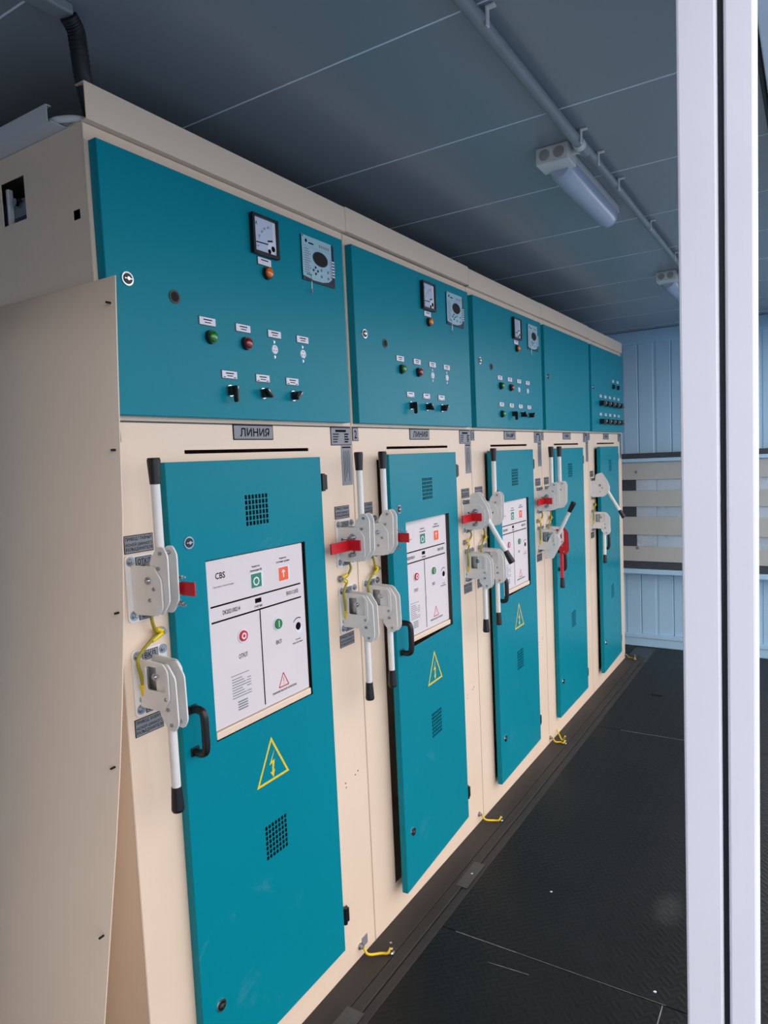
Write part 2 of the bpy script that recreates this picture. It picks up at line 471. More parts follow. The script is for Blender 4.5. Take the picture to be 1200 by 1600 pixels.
# door post at the open front, two stiles with a dark rubber gasket between
po = part('trim_3', lambda m: m.box((1.1645, -0.094, 0.0), (1.1695, -0.045, ZC), 'gasket'))
tag(po, 'white steel door post with a dark gasket line, at the right edge', 'door post', kind='structure')
def stile(m, x0, x1, y0, y1):
    m.box((x0, y0, 0.0), (x1, y1, ZC), 'post_white', 0.003)
part('stile', lambda m: stile(m, 1.1250, 1.1640, -0.100, -0.03), po)
part('stile', lambda m: stile(m, 1.1700, 1.1985, -0.102, -0.062), po)
part('foot_plate', lambda m: m.box((1.11, -0.11, 0.0), (1.21, -0.02, 0.004), 'zinc', 0.001), po)

# ------------------------------------------------------------------ cabinets
W = 0.90
FX = 0.026      # front face of the upper doors
DX = 0.022      # front face of the lower doors
ZT = 2.310      # top of the bodies

def fyz(x0):
    return lambda u, v, w: (x0 - w, u, v)

def side_panel(m, y, holes):
    # plane XZ at y, outer face looks along -Y
    m.sheet(-0.88, 0.0, 0.0, ZT, holes, lambda u, v, w: (u, y + w, v), 0.002, 'cream')

def lower_frame(m):
    m.sheet(0.001, W - 0.001, 0.0, 1.711, [(0.142, 0.688, 0.122, 1.606), (0.211, 0.677, 1.6405, 1.6495)], fyz(0.0), 0.002, 'cream', 0.0012)
    # folded returns of the door opening
    for y in (0.142, 0.688):
        m.box((-0.03, y - 0.001, 0.122), (-0.002, y + 0.001, 1.606), 'cream')
def upper_frame(m):
    m.sheet(0.001, W - 0.001, 1.7145, ZT, [(0.05, 0.82, 1.76, 2.24)], fyz(0.0), 0.002, 'cream', 0.0012)
def cornice(m):
    y0, y1, t = 0.001, W - 0.001, 0.002
    m.box((-0.06, y0, ZT + 0.001), (0.016, y1, ZT + 0.001 + t), 'cream')
    m.box((0.016 - t, y0, ZT + 0.003), (0.016, y1, ZT + 0.072), 'cream')
    m.box((-0.012, y0, ZT + 0.072), (0.016, y1, ZT + 0.072 + t), 'cream')

def grille_holes(y0, z0, nx=7, nz=6, w=0.0085, h=0.0105, py=0.0127, pz=0.0135):
    return [(y0 + i * py, y0 + i * py + w, z0 - j * pz - h, z0 - j * pz) for i in range(nx) for j in range(nz)]

def lower_door(window):
    def fn(m):
        holes = grille_holes(0.377, 1.532) + grille_holes(0.379, 0.656, nz=7)
        if window: holes.append((0.231, 0.608, 0.944, 1.386))
        # the mesh is given about the hinge line at y = 0.70
        holes = [(h[0] - 0.70, h[1] - 0.70, h[2], h[3]) for h in holes]
        m.sheet(-0.57, 0.0, 0.105, 1.622, holes, fyz(DX), 0.0015, 'teal', 0.0014)
        for lo, hi in (((0.0, -0.57, 0.105), (DX - 0.0014, -0.5685, 1.622)), ((0.0, -0.0015, 0.105), (DX - 0.0014, 0.0, 1.622)),
                       ((0.0, -0.57, 0.105), (DX - 0.0014, 0.0, 0.1065)), ((0.0, -0.57, 1.6205), (DX - 0.0014, 0.0, 1.622))):
            m.box(lo, hi, 'teal')
    return fn
def upper_door(m):
    m.sheet(0.012, 0.862, 1.724, 2.276, [], fyz(FX), 0.0015, 'teal', 0.0016)
    for lo, hi in (((0.001, 0.012, 1.724), (FX - 0.0016, 0.0135, 2.276)), ((0.001, 0.8605, 1.724), (FX - 0.0016, 0.862, 2.276)),
                   ((0.001, 0.012, 1.724), (FX - 0.0016, 0.862, 1.7255)), ((0.001, 0.012, 2.2745), (FX - 0.0016, 0.862, 2.276))):
        m.box(lo, hi, 'teal')

def lock(m):
    m.cyl((0, 0, 0), (0.003, 0, 0), 0.0155, 0.0145, 'chrome', 20)
    m.cyl((0.003, 0, 0), (0.0045, 0, 0), 0.0115, 0.011, 'black', 16)
    m.cyl((0.0045, 0, 0), (0.0065, 0, 0), 0.0045, 0.004, 'chrome', 10)
    m.box((0.0045, -0.009, -0.0012), (0.0055, 0.009, 0.0012), 'chrome')
def port(m):
    m.cyl((0, 0, 0), (0.0012, 0, 0), 0.0145, 0.0145, 'hole_black', 20)
    m.cyl((0.0012, 0, 0), (0.002, 0, 0), 0.0155, 0.0155, 'black', 20)
    m.disc(0, 0, 0.011, 0.0021, 'hole_black')
def ammeter(m):
    m.box((0.0, 0.0, 0.0), (0.008, 0.1, 0.1), 'black', 0.0015)
    for lo, hi in (((0.008, 0, 0), (0.014, 0.008, 0.1)), ((0.008, 0.092, 0), (0.014, 0.1, 0.1)), ((0.008, 0.008, 0), (0.014, 0.092, 0.008)), ((0.008, 0.008, 0.093), (0.014, 0.092, 0.1))):
        m.box(lo, hi, 'black', 0.001)
    m.rect(0.008, 0.092, 0.008, 0.093, 0.0085, 'dial')
    x_ = 0.0088
    m.rect(0.080, 0.091, 0.02, 0.092, x_, 'label_white')
    m.text('A', 0.018, 0.078, 0.008, 0.009, x_)
    for k in range(9):
        a = R(100 + k * 10); c = (0.078, 0.022)
        m.line((c[0] + 0.052 * math.cos(a), c[1] + 0.052 * math.sin(a)), (c[0] + 0.058 * math.cos(a), c[1] + 0.058 * math.sin(a)), 0.0012, x_, 'tag_grey')
    for yy, zz in ((0.036, 0.058), (0.045, 0.067), (0.060, 0.073), (0.024, 0.044)): m.rect(yy, yy + 0.005, zz, zz + 0.005, x_, 'tag_grey')
    m.line((0.014, 0.030), (0.060, 0.032), 0.003, x_, 'ink')
    m.line((0.014, 0.020), (0.024, 0.020), 0.002, x_, 'tag_grey')
    m.line((0.058, 0.040), (0.078, 0.044), 0.004, x_, 'ink')
    m.disc(0.074, 0.024, 0.016, x_ + 0.0001, 'label_white')
    m.disc(0.079, 0.024, 0.0075, x_ + 0.0002, 'ink')
    m.disc(0.064, 0.015, 0.006, x_ + 0.0002, 'ink')
def small_label(two=True, foot=False):
    def fn(m):
        m.box((0, -0.0285, -0.0105), (0.001, 0.0265, 0.0105), 'black', 0.0003)
        m.box((0.001, -0.0255, -0.0088), (0.0018, 0.0255, 0.0092), 'label_white', 0.0003)
        x_ = 0.0019
        m.line((-0.014, 0.0035), (0.015, 0.0035), 0.0032, x_, 'tag_grey')
        m.line((-0.013, 0.0035), (0.013, 0.0035), 0.0022, x_ + 0.0001, 'ink')
        if two: m.line((-0.010, -0.0028), (0.011, -0.0028), 0.0022, x_, 'ink')
        if foot:
            m.line((-0.022, -0.0062), (-0.014, -0.0062), 0.002, x_, 'ink'); m.line((0.013, -0.0062), (0.021, -0.0062), 0.002, x_, 'ink')
    return fn
def lamp(lens):
    def fn(m):
        m.cyl((0, 0, 0), (0.010, 0, 0), 0.0165, 0.0155, 'black', 20)
        m.cyl((0.010, 0, 0), (0.014, 0, 0), 0.0130, 0.0125, lens, 20, cap=(False, False))
        m.dome((0.014, 0, 0), (1, 0, 0), 0.0125, 0.005, lens, 20)
    return fn
def socket(m):
    m.cyl((0, 0, 0), (0.003, 0, 0), 0.0125, 0.0115, 'label_white', 20)
    for a in (90, 210, 330): m.disc(0.006 * math.cos(R(a)), 0.006 * math.sin(R(a)), 0.0017, 0.0031, 'ink', 10)
    for dz in (0.0195, -0.0195): m.bolt((0, 0, dz), (1, 0, 0), 0.0024, 0.002, 'chrome')
def knob(ang, long):
    def fn(m):
        m.cyl((0, 0, 0), (0.004, 0, 0), 0.0145, 0.0140, 'chrome', 20)
        m.cyl((0.004, 0, 0), (0.016, 0, 0), 0.0120, 0.0115, 'black', 20)
        bm = bmesh.new(); bmesh.ops.create_cube(bm, size=1)
        L = 0.040 if long else 0.030
        for v in bm.verts: v.co = (0.022 + v.co.x * 0.014, v.co.y * 0.0095, v.co.z * L - (0.009 if long else 0.0))
        bmesh.ops.bevel(bm, geom=list(bm.edges), offset=0.002, segments=2, affect='EDGES')
        bmesh.ops.rotate(bm, verts=bm.verts, cent=(0, 0, 0), matrix=Matrix.Rotation(R(ang), 3, 'X'))
        m.bm(bm, 'black')
        q = Matrix.Rotation(R(ang), 3, 'X')
        p = [q @ Vector(c) for c in ((0.0293, -0.001, 0.003), (0.0293, 0.001, 0.003), (0.0293, 0.001, L / 2 - (0.011 if long else 0.002)), (0.0293, -0.001, L / 2 - (0.011 if long else 0.002)))]
        m.add(p, [(0, 1, 2, 3)], 'label_white')
    return fn
def relay(m):
    w, h = 0.153, 0.124
    m.box((0, 0, 0), (0.004, w, h), 'relay_dark', 0.001)
    pts = [(0.0, 0.012), (0.05, 0.005), (0.09, 0.006), (0.12, 0.012), (0.136, 0.022), (0.138, 0.035), (0.138, h), (0.0, h)]
    m.poly(pts, lambda u, v: (0.0052, u, v), lambda u, v: (0.004, u, v), 'relay_face')
    x_ = 0.0054
    m.disc(0.083, 0.070, 0.021, x_, 'relay_dark', 28, sy=1.75)
    m.disc(0.083, 0.070, 0.0185, x_ + 0.0001, 'hole_black', 28, sy=1.75)
    m.disc(0.019, 0.110, 0.0055, x_, 'ink', 6)
    m.line((0.030, 0.106), (0.054, 0.106), 0.004, x_, 'ink')
    for k in range(5): m.line((0.080 + k * 0.010, 0.107), (0.087 + k * 0.010, 0.107), 0.008, x_, 'tag_grey')
    m.line((0.006, 0.096), (0.134, 0.096), 0.0008, x_, 'tag_grey')
    for k in range(11): m.line((0.008, 0.088 - k * 0.0065), (0.030 + 0.004 * (k % 3), 0.088 - k * 0.0065), 0.0028, x_, 'tag_grey')
    for k in range(9): m.line((0.128, 0.078 - k * 0.0062), (0.136, 0.078 - k * 0.0062), 0.0026, x_, 'tag_grey')
    for k in range(6): m.box((0.0052, 0.139, 0.030 + k * 0.0085), (0.0060, 0.151, 0.0345 + k * 0.0085), 'label_white')
    for dy, dz in ((0, 0.009), (0, -0.009), (0.010, 0), (-0.010, 0)): m.cyl((0.005, 0.058 + dy, 0.034 + dz), (0.007, 0.058 + dy, 0.034 + dz), 0.0036, 0.0032, 'relay_dark', 10)
    for yy, zz in ((0.086, 0.040), (0.086, 0.022), (0.118, 0.040), (0.118, 0.022)): m.cyl((0.005, yy, zz), (0.0066, yy, zz), 0.0045, 0.004, 'tag_grey', 10)
    for k in range(3): m.disc(0.020 + k * 0.008, 0.018, 0.0026, x_, 'ink', 8)
    for yy, zz in ((0.004, 0.120), (0.149, 0.120), (0.004, 0.004), (0.149, 0.004)): m.cyl((0.004, yy, zz), (0.0062, yy, zz), 0.0028, 0.0024, 'chrome', 10)
    m.tube([(0.008, 0.030, 0.016), (0.010, 0.031, 0.0), (0.009, 0.032, -0.022)], 0.0006, 'chrome', 6)
    m.box((0.0075, 0.0295, -0.034), (0.0105, 0.0345, -0.022), 'tag_grey', 0.0008)

def hinge(m):
    m.box((0.0, -0.017, -0.024), (0.004, 0.017, 0.024), 'black', 0.001)
    m.cyl((0.006, 0.0, -0.026), (0.006, 0.0, 0.026), 0.0075, 0.0075, 'black', 14)
    m.box((0.003, 0.005, -0.022), (0.012, 0.016, 0.022), 'black', 0.002)
def pull_handle(m):
    # bow handle standing off the door, z from -0.055 to 0.055
    pts = [(0.0, 0, 0.050), (0.022, 0, 0.052), (0.036, 0.002, 0.042), (0.038, 0.002, 0.0), (0.036, 0.002, -0.042), (0.022, 0, -0.052), (0.0, 0, -0.050)]
    m.tube(pts, 0.0095, 'black', 10, 5)
    for s in (1, -1): m.box((0, -0.012, s * 0.050 - 0.010), (0.005, 0.012, s * 0.050 + 0.010), 'black', 0.001)
def warn(m):
    A, B, C = (0.421, 0.887), (0.357, 0.768), (0.486, 0.768)
    A, B, C = [(p[0] - 0.70, p[1]) for p in (A, B, C)]
    x_ = DX + 0.0004
    cx, cz = (A[0] + B[0] + C[0]) / 3, (A[1] + B[1] + C[1]) / 3
    k = 0.84
    I = [(cx + (p[0] - cx) * k, cz + (p[1] - cz) * k) for p in (A, B, C)]
    O = [A, B, C]
    m.add([(x_, *p) for p in O] + [(x_, *p) for p in I], [(i, (i + 1) % 3, 3 + (i + 1) % 3, 3 + i) for i in range(3)], 'yellow')
    z = [(0.010, 0.040), (-0.012, 0.004), (0.000, 0.006), (-0.004, -0.018), (-0.010, -0.016), (0.001, -0.034), (0.008, -0.013), (0.003, -0.015), (0.009, 0.013), (-0.003, 0.011)]
    m.poly([(cx + a, cz + b + 0.002) for a, b in z], lambda u, v: (x_, u, v), lambda u, v: (x_ - 0.0003, u, v), 'yellow')

def breaker_panel(m):
    m.box((-0.02, 0.234, 0.966), (0.018, 0.601, 1.383), 'white_panel', 0.002)
def breaker_face(m):
    x_ = 0.0183
    for z in (1.270, 1.2315): m.line((0.243, z), (0.585, z), 0.0042, x_, 'ink')
    m.line((0.414, 1.231), (0.414, 0.976), 0.0040, x_, 'ink')
    m.text('CBS', 0.281, 1.343, 0.033, 0.016, x_)
    m.text('Система коммутации', 0.290, 1.316, 0.070, 0.006, x_, 'tag_grey')
    m.text('Индикатор', 0.408, 1.346, 0.030, 0.006, x_); m.text('положения ВВ', 0.408, 1.336, 0.044, 0.006, x_)
    m.text('Индикатор', 0.516, 1.352, 0.030, 0.006, x_); m.text('состояния пружины', 0.516, 1.342, 0.056, 0.006, x_)
    for y, mt in ((0.408, 'sign_green'), (0.516, 'sign_orange')):
        m.rect(y - 0.022, y + 0.026, 1.290, 1.330, x_, 'label_white')
        m.rect(y - 0.020, y + 0.019, 1.291, 1.327, x_ + 0.0002, mt)
    m.disc(0.407, 1.307, 0.012, x_ + 0.0004, 'label_white', 8, ri=0.008)
    m.line((0.5155, 1.299), (0.5155, 1.320), 0.004, x_ + 0.0004, 'label_white')
    m.line((0.5155, 1.320), (0.509, 1.313), 0.003, x_ + 0.0004, 'label_white'); m.line((0.5155, 1.320), (0.522, 1.313), 0.003, x_ + 0.0004, 'label_white')
    m.text('DK2021/00214', 0.312, 1.250, 0.060, 0.011, x_)
    m.text('ВК01/12КВ', 0.548, 1.252, 0.050, 0.011, x_)
    m.rect(0.398, 0.422, 1.250, 1.262, x_, 'ink'); m.text('счетчик', 0.410, 1.241, 0.030, 0.006, x_)
    m.text('ОТКЛ', 0.343, 1.128, 0.030, 0.012, x_); m.text('ВКЛ', 0.481, 1.128, 0.022, 0.011, x_)
    # hand crank socket with its arrow
    m.disc(0.566, 1.152, 0.011, x_, 'ink', 14); m.disc(0.570, 1.143, 0.013, x_ - 0.0001, 'label_white', 18)
    pr = None
    for k in range(7):
        a = R(60 + k * 14); q = (0.566 + 0.024 * math.cos(a), 1.152 + 0.024 * math.sin(a))
        if pr: m.line(pr, q, 0.0026, x_, 'ink')
        pr = q
    m.text('Ручной', 0.562, 1.116, 0.020, 0.005, x_); m.text('ввод пружины', 0.560, 1.107, 0.044, 0.005, x_)
    T = [(0.492, 1.040), (0.472, 1.003), (0.512, 1.003)]
    for i in range(3): m.line(T[i], T[(i + 1) % 3], 0.0030, x_, 'red')
    m.line((0.492, 1.027), (0.492, 1.016), 0.002, x_, 'red'); m.disc(0.492, 1.010, 0.0014, x_, 'red', 8)
    m.text('ВНИМАНИЕ! ВЫСОКОЕ НАПРЯЖЕНИЕ', 0.495, 0.993, 0.100, 0.006, x_)
    # rating table
    for k in range(8):
        z = 1.075 - k * 0.0068
        m.line((0.298, z), (0.335 + 0.006 * ((k * 5) % 4), z), 0.0024, x_, 'tag_grey')
        if k not in (0, 5): m.line((0.350 + 0.003 * (k % 2), z), (0.366, z), 0.0024, x_, 'tag_grey')
    m.line((0.296, 1.084), (0.360, 1.084), 0.0020, x_, 'tag_grey')
    for k in range(4): m.line((0.315, 1.014 - k * 0.0066), (0.350, 1.014 - k * 0.0066), 0.0036, x_, 'tag_grey')
def push_button(c, green):
    def fn(m):
        y, z = c
        m.cyl((0.018, y, z), (0.0205, y, z), 0.0180, 0.0175, 'label_white', 22)
        m.cyl((0.0205, y, z), (0.0240, y, z), 0.0140, 0.0135, 'button_green' if green else 'red', 22)
        if green: m.rect(y - 0.0015, y + 0.0015, z - 0.009, z + 0.009, 0.0242, 'label_white')
        else:
            m.disc(y, z, 0.0085, 0.0242, 'label_white', 18, ri=0.0045)
    return fn
def panel_sill(m):
    m.box((-0.02, 0.234, 0.946), (0.0225, 0.603, 0.9645), 'cream', 0.002)

def nameplate(txt, w):
    def fn(m):
        m.box((0, -0.076, -0.0195), (0.0012, 0.076, 0.0195), 'ink', 0.0003)
        m.box((0.0012, -0.0735, -0.017), (0.0018, 0.0735, 0.017), 'tag_grey', 0.0002)
        if txt: m.text(txt, 0.004, 0.0, w, 0.022, 0.0020)
        else:
            for k in range(5): m.line((-0.04 + k * 0.016, 0.010), (-0.04 + k * 0.016, -0.009 + 0.003 * (k % 2)), 0.005, 0.0020, 'ink')
            m.line((-0.03, 0.0), (0.03, 0.0), 0.004, 0.0020, 'ink')
    return fn
def rating_plate(m):
    m.box((0, 0.0, -0.055), (0.001, 0.108, 0.0), 'ink', 0.0003)
    m.box((0.001, 0.002, -0.053), (0.0015, 0.106, -0.002), 'tag_grey', 0.0002)
    m.line((0.024, -0.011), (0.080, -0.011), 0.007, 0.0017, 'ink')
    for k in range(4):
        z = -0.021 - k * 0.0078
        m.line((0.010, z), (0.042 - 0.003 * k, z), 0.003, 0.0017, 'ink'); m.line((0.070, z), (0.094 - 0.004 * (k % 2), z), 0.0045, 0.0017, 'ink')
def sticker(m):
    m.box((0, 0.0, -0.124), (0.0008, 0.054, 0.0), 'tag_grey', 0.0002)
    m.line((0.004, -0.006), (0.050, -0.006), 0.004, 0.0010, 'ink')
    for k in range(4): m.line((0.012 + k * 0.009, -0.016), (0.012 + k * 0.009, -0.112 + 0.012 * (k % 3)), 0.0022, 0.0010, 'ink')
def number_plate(s):
    def fn(m):
        m.box((0, 0.0, -0.042), (0.0012, 0.034, 0.0), 'ink', 0.0003)
        m.box((0.0012, 0.0015, -0.0405), (0.0017, 0.0325, -0.0015), 'tag_grey', 0.0002)
        if s: m.text(s, 0.017, -0.021, 0.014, 0.026, 0.0019)
        else: m.line((0.012, -0.012), (0.022, -0.030), 0.005, 0.0019, 'ink')
    return fn
def drive_tag(lines):
    def fn(m):
        m.box((0, -0.0385, -0.0195), (0.0010, 0.0385, 0.0195), 'ink', 0.0003)
        m.box((0.001, -0.037, -0.018), (0.0015, 0.037, 0.018), 'tag_grey', 0.0002)
        for k, s in enumerate(lines): m.text(s, 0.0, 0.0112 - k * 0.0112, 0.0055 * len(s) * 0.9 if len(s) < 13 else 0.070, 0.0088, 0.0017)
    return fn
def word_tag(s):
    def fn(m):
        m.box((0, -0.0215, -0.0105), (0.0010, 0.0215, 0.0105), 'ink', 0.0003)
        m.box((0.001, -0.0203, -0.0093), (0.0015, 0.0203, 0.0093), 'tag_grey', 0.0002)
        m.text(s, 0.0, 0.0, 0.0335 if len(s) == 4 else 0.028, 0.0125, 0.0017)
    return fn

# the rotary hand drive: local origin on the cabinet face at the middle of its base plate
def rounded(pts, r=0.006, k=3):
    out = []
    n = len(pts)
    for i in range(n):
        p0, p, p1 = Vector(pts[i - 1]), Vector(pts[i]), Vector(pts[(i + 1) % n])
        a, b = (p0 - p), (p1 - p)
        t = min(r, a.length * 0.4, b.length * 0.4)
        A, B = p + a.normalized() * t, p + b.normalized() * t
        for j in range(k + 1):
            s = j / k
            out.append(tuple((1 - s) ** 2 * A + 2 * s * (1 - s) * p + s * s * B))
    return out
PA = [(0.0, -0.055), (0.080, -0.052), (0.094, -0.036), (0.094, 0.024), (0.073, 0.052), (0.0, 0.052)]
PB = [(0.052, -0.044), (0.088, -0.052), (0.110, -0.022), (0.112, 0.076), (0.100, 0.094), (0.082, 0.093), (0.060, 0.068), (0.050, 0.030)]
PIV = (0.078, 0.028)
def rot(p, th):
    u, v = p[0] - PIV[0], p[1] - PIV[1]
    return (PIV[0] + u * math.cos(th) + v * math.sin(th), PIV[1] - u * math.sin(th) + v * math.cos(th))
def drive_base(m):
    pts = rounded([(-0.047, -0.073), (0.047, -0.073), (0.047, 0.073), (-0.047, 0.073)], 0.010)
    m.poly(pts, lambda u, v: (0.0035, u, v), lambda u, v: (0.0005, u, v), 'lever_grey')
def side_plate(s, y, window):
    def fn(m):
        pts = rounded(PA, 0.007)
        if s < 0: pts = [(a, -b) for a, b in pts]
        hs = []
        if window:
            hs = [rounded([(0.024, -0.010), (0.084, -0.010), (0.084, 0.042), (0.024, 0.042)], 0.006)]
        m.poly(pts, lambda u, v: (u + 0.003, y - 0.002, v), lambda u, v: (u + 0.003, y + 0.002, v), 'lever_grey', hs)
        for a, b in ((0.060, -0.020), (0.075, 0.005)) if not window else ((0.088, -0.024),):
            b_ = b * (1 if s > 0 or window else -1)
            m.cyl((a, y - 0.002, b_), (a, y - 0.0045, b_), 0.0042, 0.0036, 'zinc', 10)
    return fn
def fork(s, th, colr):
    def fn(m):
        pts = [rot(p, th) for p in rounded(PB, 0.008)]
        if s < 0: pts = [(a, -b) for a, b in pts]
        for y in (-0.0265, -0.002):
            m.poly(pts, lambda u, v: (u + 0.003, y - 0.0018, v), lambda u, v: (u + 0.003, y + 0.0018, v), colr)
        for p in ((0.092, 0.080), (0.084, 0.048), (0.078, 0.015)):
            a, b = rot(p, th); b *= s
            m.cyl((a + 0.003, -0.031, b), (a + 0.003, 0.003, b), 0.0042, 0.0042, 'zinc', 10)
    return fn
def rod_pts(s, th, d):
    a, b = rot((PIV[0], PIV[1] + d), th)
    return (a, -0.0145, b * s)
def rod(s, th, colr):
    def fn(m): m.cyl(rod_pts(s, th, 0.0), rod_pts(s, th, 0.205), 0.0098, 0.0098, colr, 16)
    return fn
def grip(s, th):
    def fn(m):
        m.cyl(rod_pts(s, th, 0.196), rod_pts(s, th, 0.246), 0.0112, 0.0142, 'black', 16, cap=(True, False))
        m.cyl(rod_pts(s, th, 0.246), rod_pts(s, th, 0.251), 0.0142, 0.0125, 'black', 16)
    return fn
def mechanism(s):
    def fn(m):
        m.cyl((0.045, -0.026, 0.030 * s), (0.045, 0.004, 0.030 * s), 0.006, 0.006, 'zinc', 12)
        m.cyl((0.060, -0.040, 0.022), (0.060, 0.004, 0.022), 0.0045, 0.0045, 'chrome', 12)
        m.bolt((0.060, -0.036, 0.022), (0, -1, 0), 0.0055, 0.005, 'chrome')
        m.box((0.020, -0.020, -0.020), (0.048, 0.002, 0.038), 'zinc', 0.002)
        for z in (-0.002, 0.014, 0.030): m.cyl((0.055, -0.020, z), (0.086, -0.020, z), 0.0045, 0.0045, 'chrome', 10)
    return fn
def dbolts(s):
    return [(-0.033, 0.060), (0.036, 0.060), (-0.033, -0.058), (0.036, -0.058)]
def red_tab(near):
    def fn(m):
        if near:
            m.box((0.036, -0.125, -0.020), (0.042, -0.034, 0.012), 'red', 0.001)
            m.box((0.036, -0.040, -0.018), (0.085, -0.034, 0.014), 'red', 0.001)
        else:
            m.box((0.110, 0.008, -0.014), (0.150, 0.012, 0.016), 'red', 0.001)
            m.box((0.080, 0.008, -0.012), (0.112, 0.012, 0.014), 'red', 0.001)
    return fn
TABB = {'near': (lambda m: m.bolt((0.055, -0.036, 0.024), (0, -1, 0), 0.006, 0.006, 'zinc'), lambda m: m.cyl((0.045, -0.075, 0.020), (0.045, -0.03, 0.020), 0.004, 0.004, 'chrome', 10), lambda m: m.cyl((0.060, -0.06, -0.030), (0.060, -0.03, -0.030), 0.0065, 0.0065, 'zinc', 12)),
        'far': (lambda m: m.bolt((0.094, 0.006, 0.026), (1, 0, 0), 0.004, 0.024, 'zinc'), lambda m: m.bolt((0.094, 0.006, -0.028), (1, 0, -0.2), 0.006, 0.022, 'zinc'))}

def make_drive(cabn, yc, zc, up, th=0.0, red=None, red_lever=False):
    s = 1 if up else -1
    colr = 'red' if red_lever else 'lever_grey'
    t = R(th)
    d = part('lever_drive', drive_base, cabn, (0, yc, zc), key='drive_base')
    part('side_plate', side_plate(s, -0.032, not up), d, key=('spn', up))
    part('side_plate', side_plate(s, 0.006, False), d, key=('spf', up))
    part('mechanism', mechanism(s), d, key=('mech', up))
    part('fork', fork(s, t, colr), d, key=('fork', up, th, red_lever), label='red lever fork plates' if red_lever else None)
    part('lever_rod', rod(s, t, colr), d, key=('rod', up, th, red_lever), label='red lever rod' if red_lever else None)
    part('grip', grip(s, t), d, key=('grip', up, th), label='black plastic lever grip')
    for a, b in dbolts(s):
        part('bolt', lambda m: m.bolt((0.0035, 0, 0), (1, 0, 0), 0.0072, 0.007), d, (0, a, b), key='drive_bolt')
    if red:
        part('locking_tab', red_tab(red == 'near'), d, key=('tab', red), label='red locking tab')
        for i_, fn in enumerate(TABB[red]): part('tab_bolt', fn, d, key=('tabb', red, i_))
    tl = [['ПРИВОД ГЛАВНЫХ', 'НОЖЕЙ ШИННОГО', 'РАЗЪЕДИНИТЕЛЯ'], ['ПРИВОД ЗАЗЕМЛ.', 'НОЖЕЙ ШИННОГО', 'РАЗЪЕДИНИТЕЛЯ']][0 if up else 1]
    part('drive_tag', drive_tag(tl), d, (0.0006, -0.006 if up else -0.012, 0.096 if up else -0.098), key=('dtag', up), label='grey text plate')
    part('word_tag', word_tag('ОТКЛ' if up else 'ВКЛ.'), d, (0.0038, 0.001, 0.057), key=('wtag', up, 1))
    part('word_tag', word_tag('ВКЛ' if up else 'ОТКЛ'), d, (0.0038, 0.001, -0.060), key=('wtag', up, 2))
    return d

ZU, ZL = 1.353, 1.146
def jumper(cabn, yc, near):
    """yellow-green bonding wire from the upper drive over a stud to the lower drive"""
    sy = 0.036 if not near else -0.038
    def wire(m):
        m.tube([(0.012, yc + 0.004, 1.292), (0.018, yc + 0.002, 1.272), (0.014, yc + sy * 0.35, 1.252), (0.010, yc + sy * 0.85, 1.246)], 0.0038, 'wire_green', 8)
        e = -0.03
        m.tube([(0.010, yc + sy * 0.85, 1.244), (0.016, yc + sy * 0.2 - 0.012, 1.234), (0.020, yc + e - 0.014, 1.205), (0.018, yc + e - 0.008, 1.165), (0.012, yc + e + 0.002, 1.118)], 0.0038, 'wire_green', 8)
    w = part('bonding_wire', wire, cabn, label='yellow-green bonding wire')
    def lug(p, q):
        return lambda m: m.cyl(p, q, 0.0055, 0.0045, 'yellow', 10)
    part('wire_sleeve', lug((0.010, yc + sy * 0.9, 1.247), (0.0145, yc + sy * 0.40, 1.256)), w)
    part('wire_sleeve', lug((0.010, yc + sy * 0.9, 1.243), (0.0155, yc + sy * 0.30 - 0.012, 1.233)), w)
    part('wire_sleeve', lug((0.012, yc - 0.028, 1.116), (0.0175, yc - 0.037, 1.145)), w)
    part('stud_bolt', lambda m: m.bolt((0.0, yc + sy, 1.245), (1, 0, 0), 0.0072, 0.014), cabn)
    part('stud_bolt', lambda m: m.bolt((0.0035, yc - 0.027, 1.110), (1, 0, 0), 0.006, 0.012), cabn)

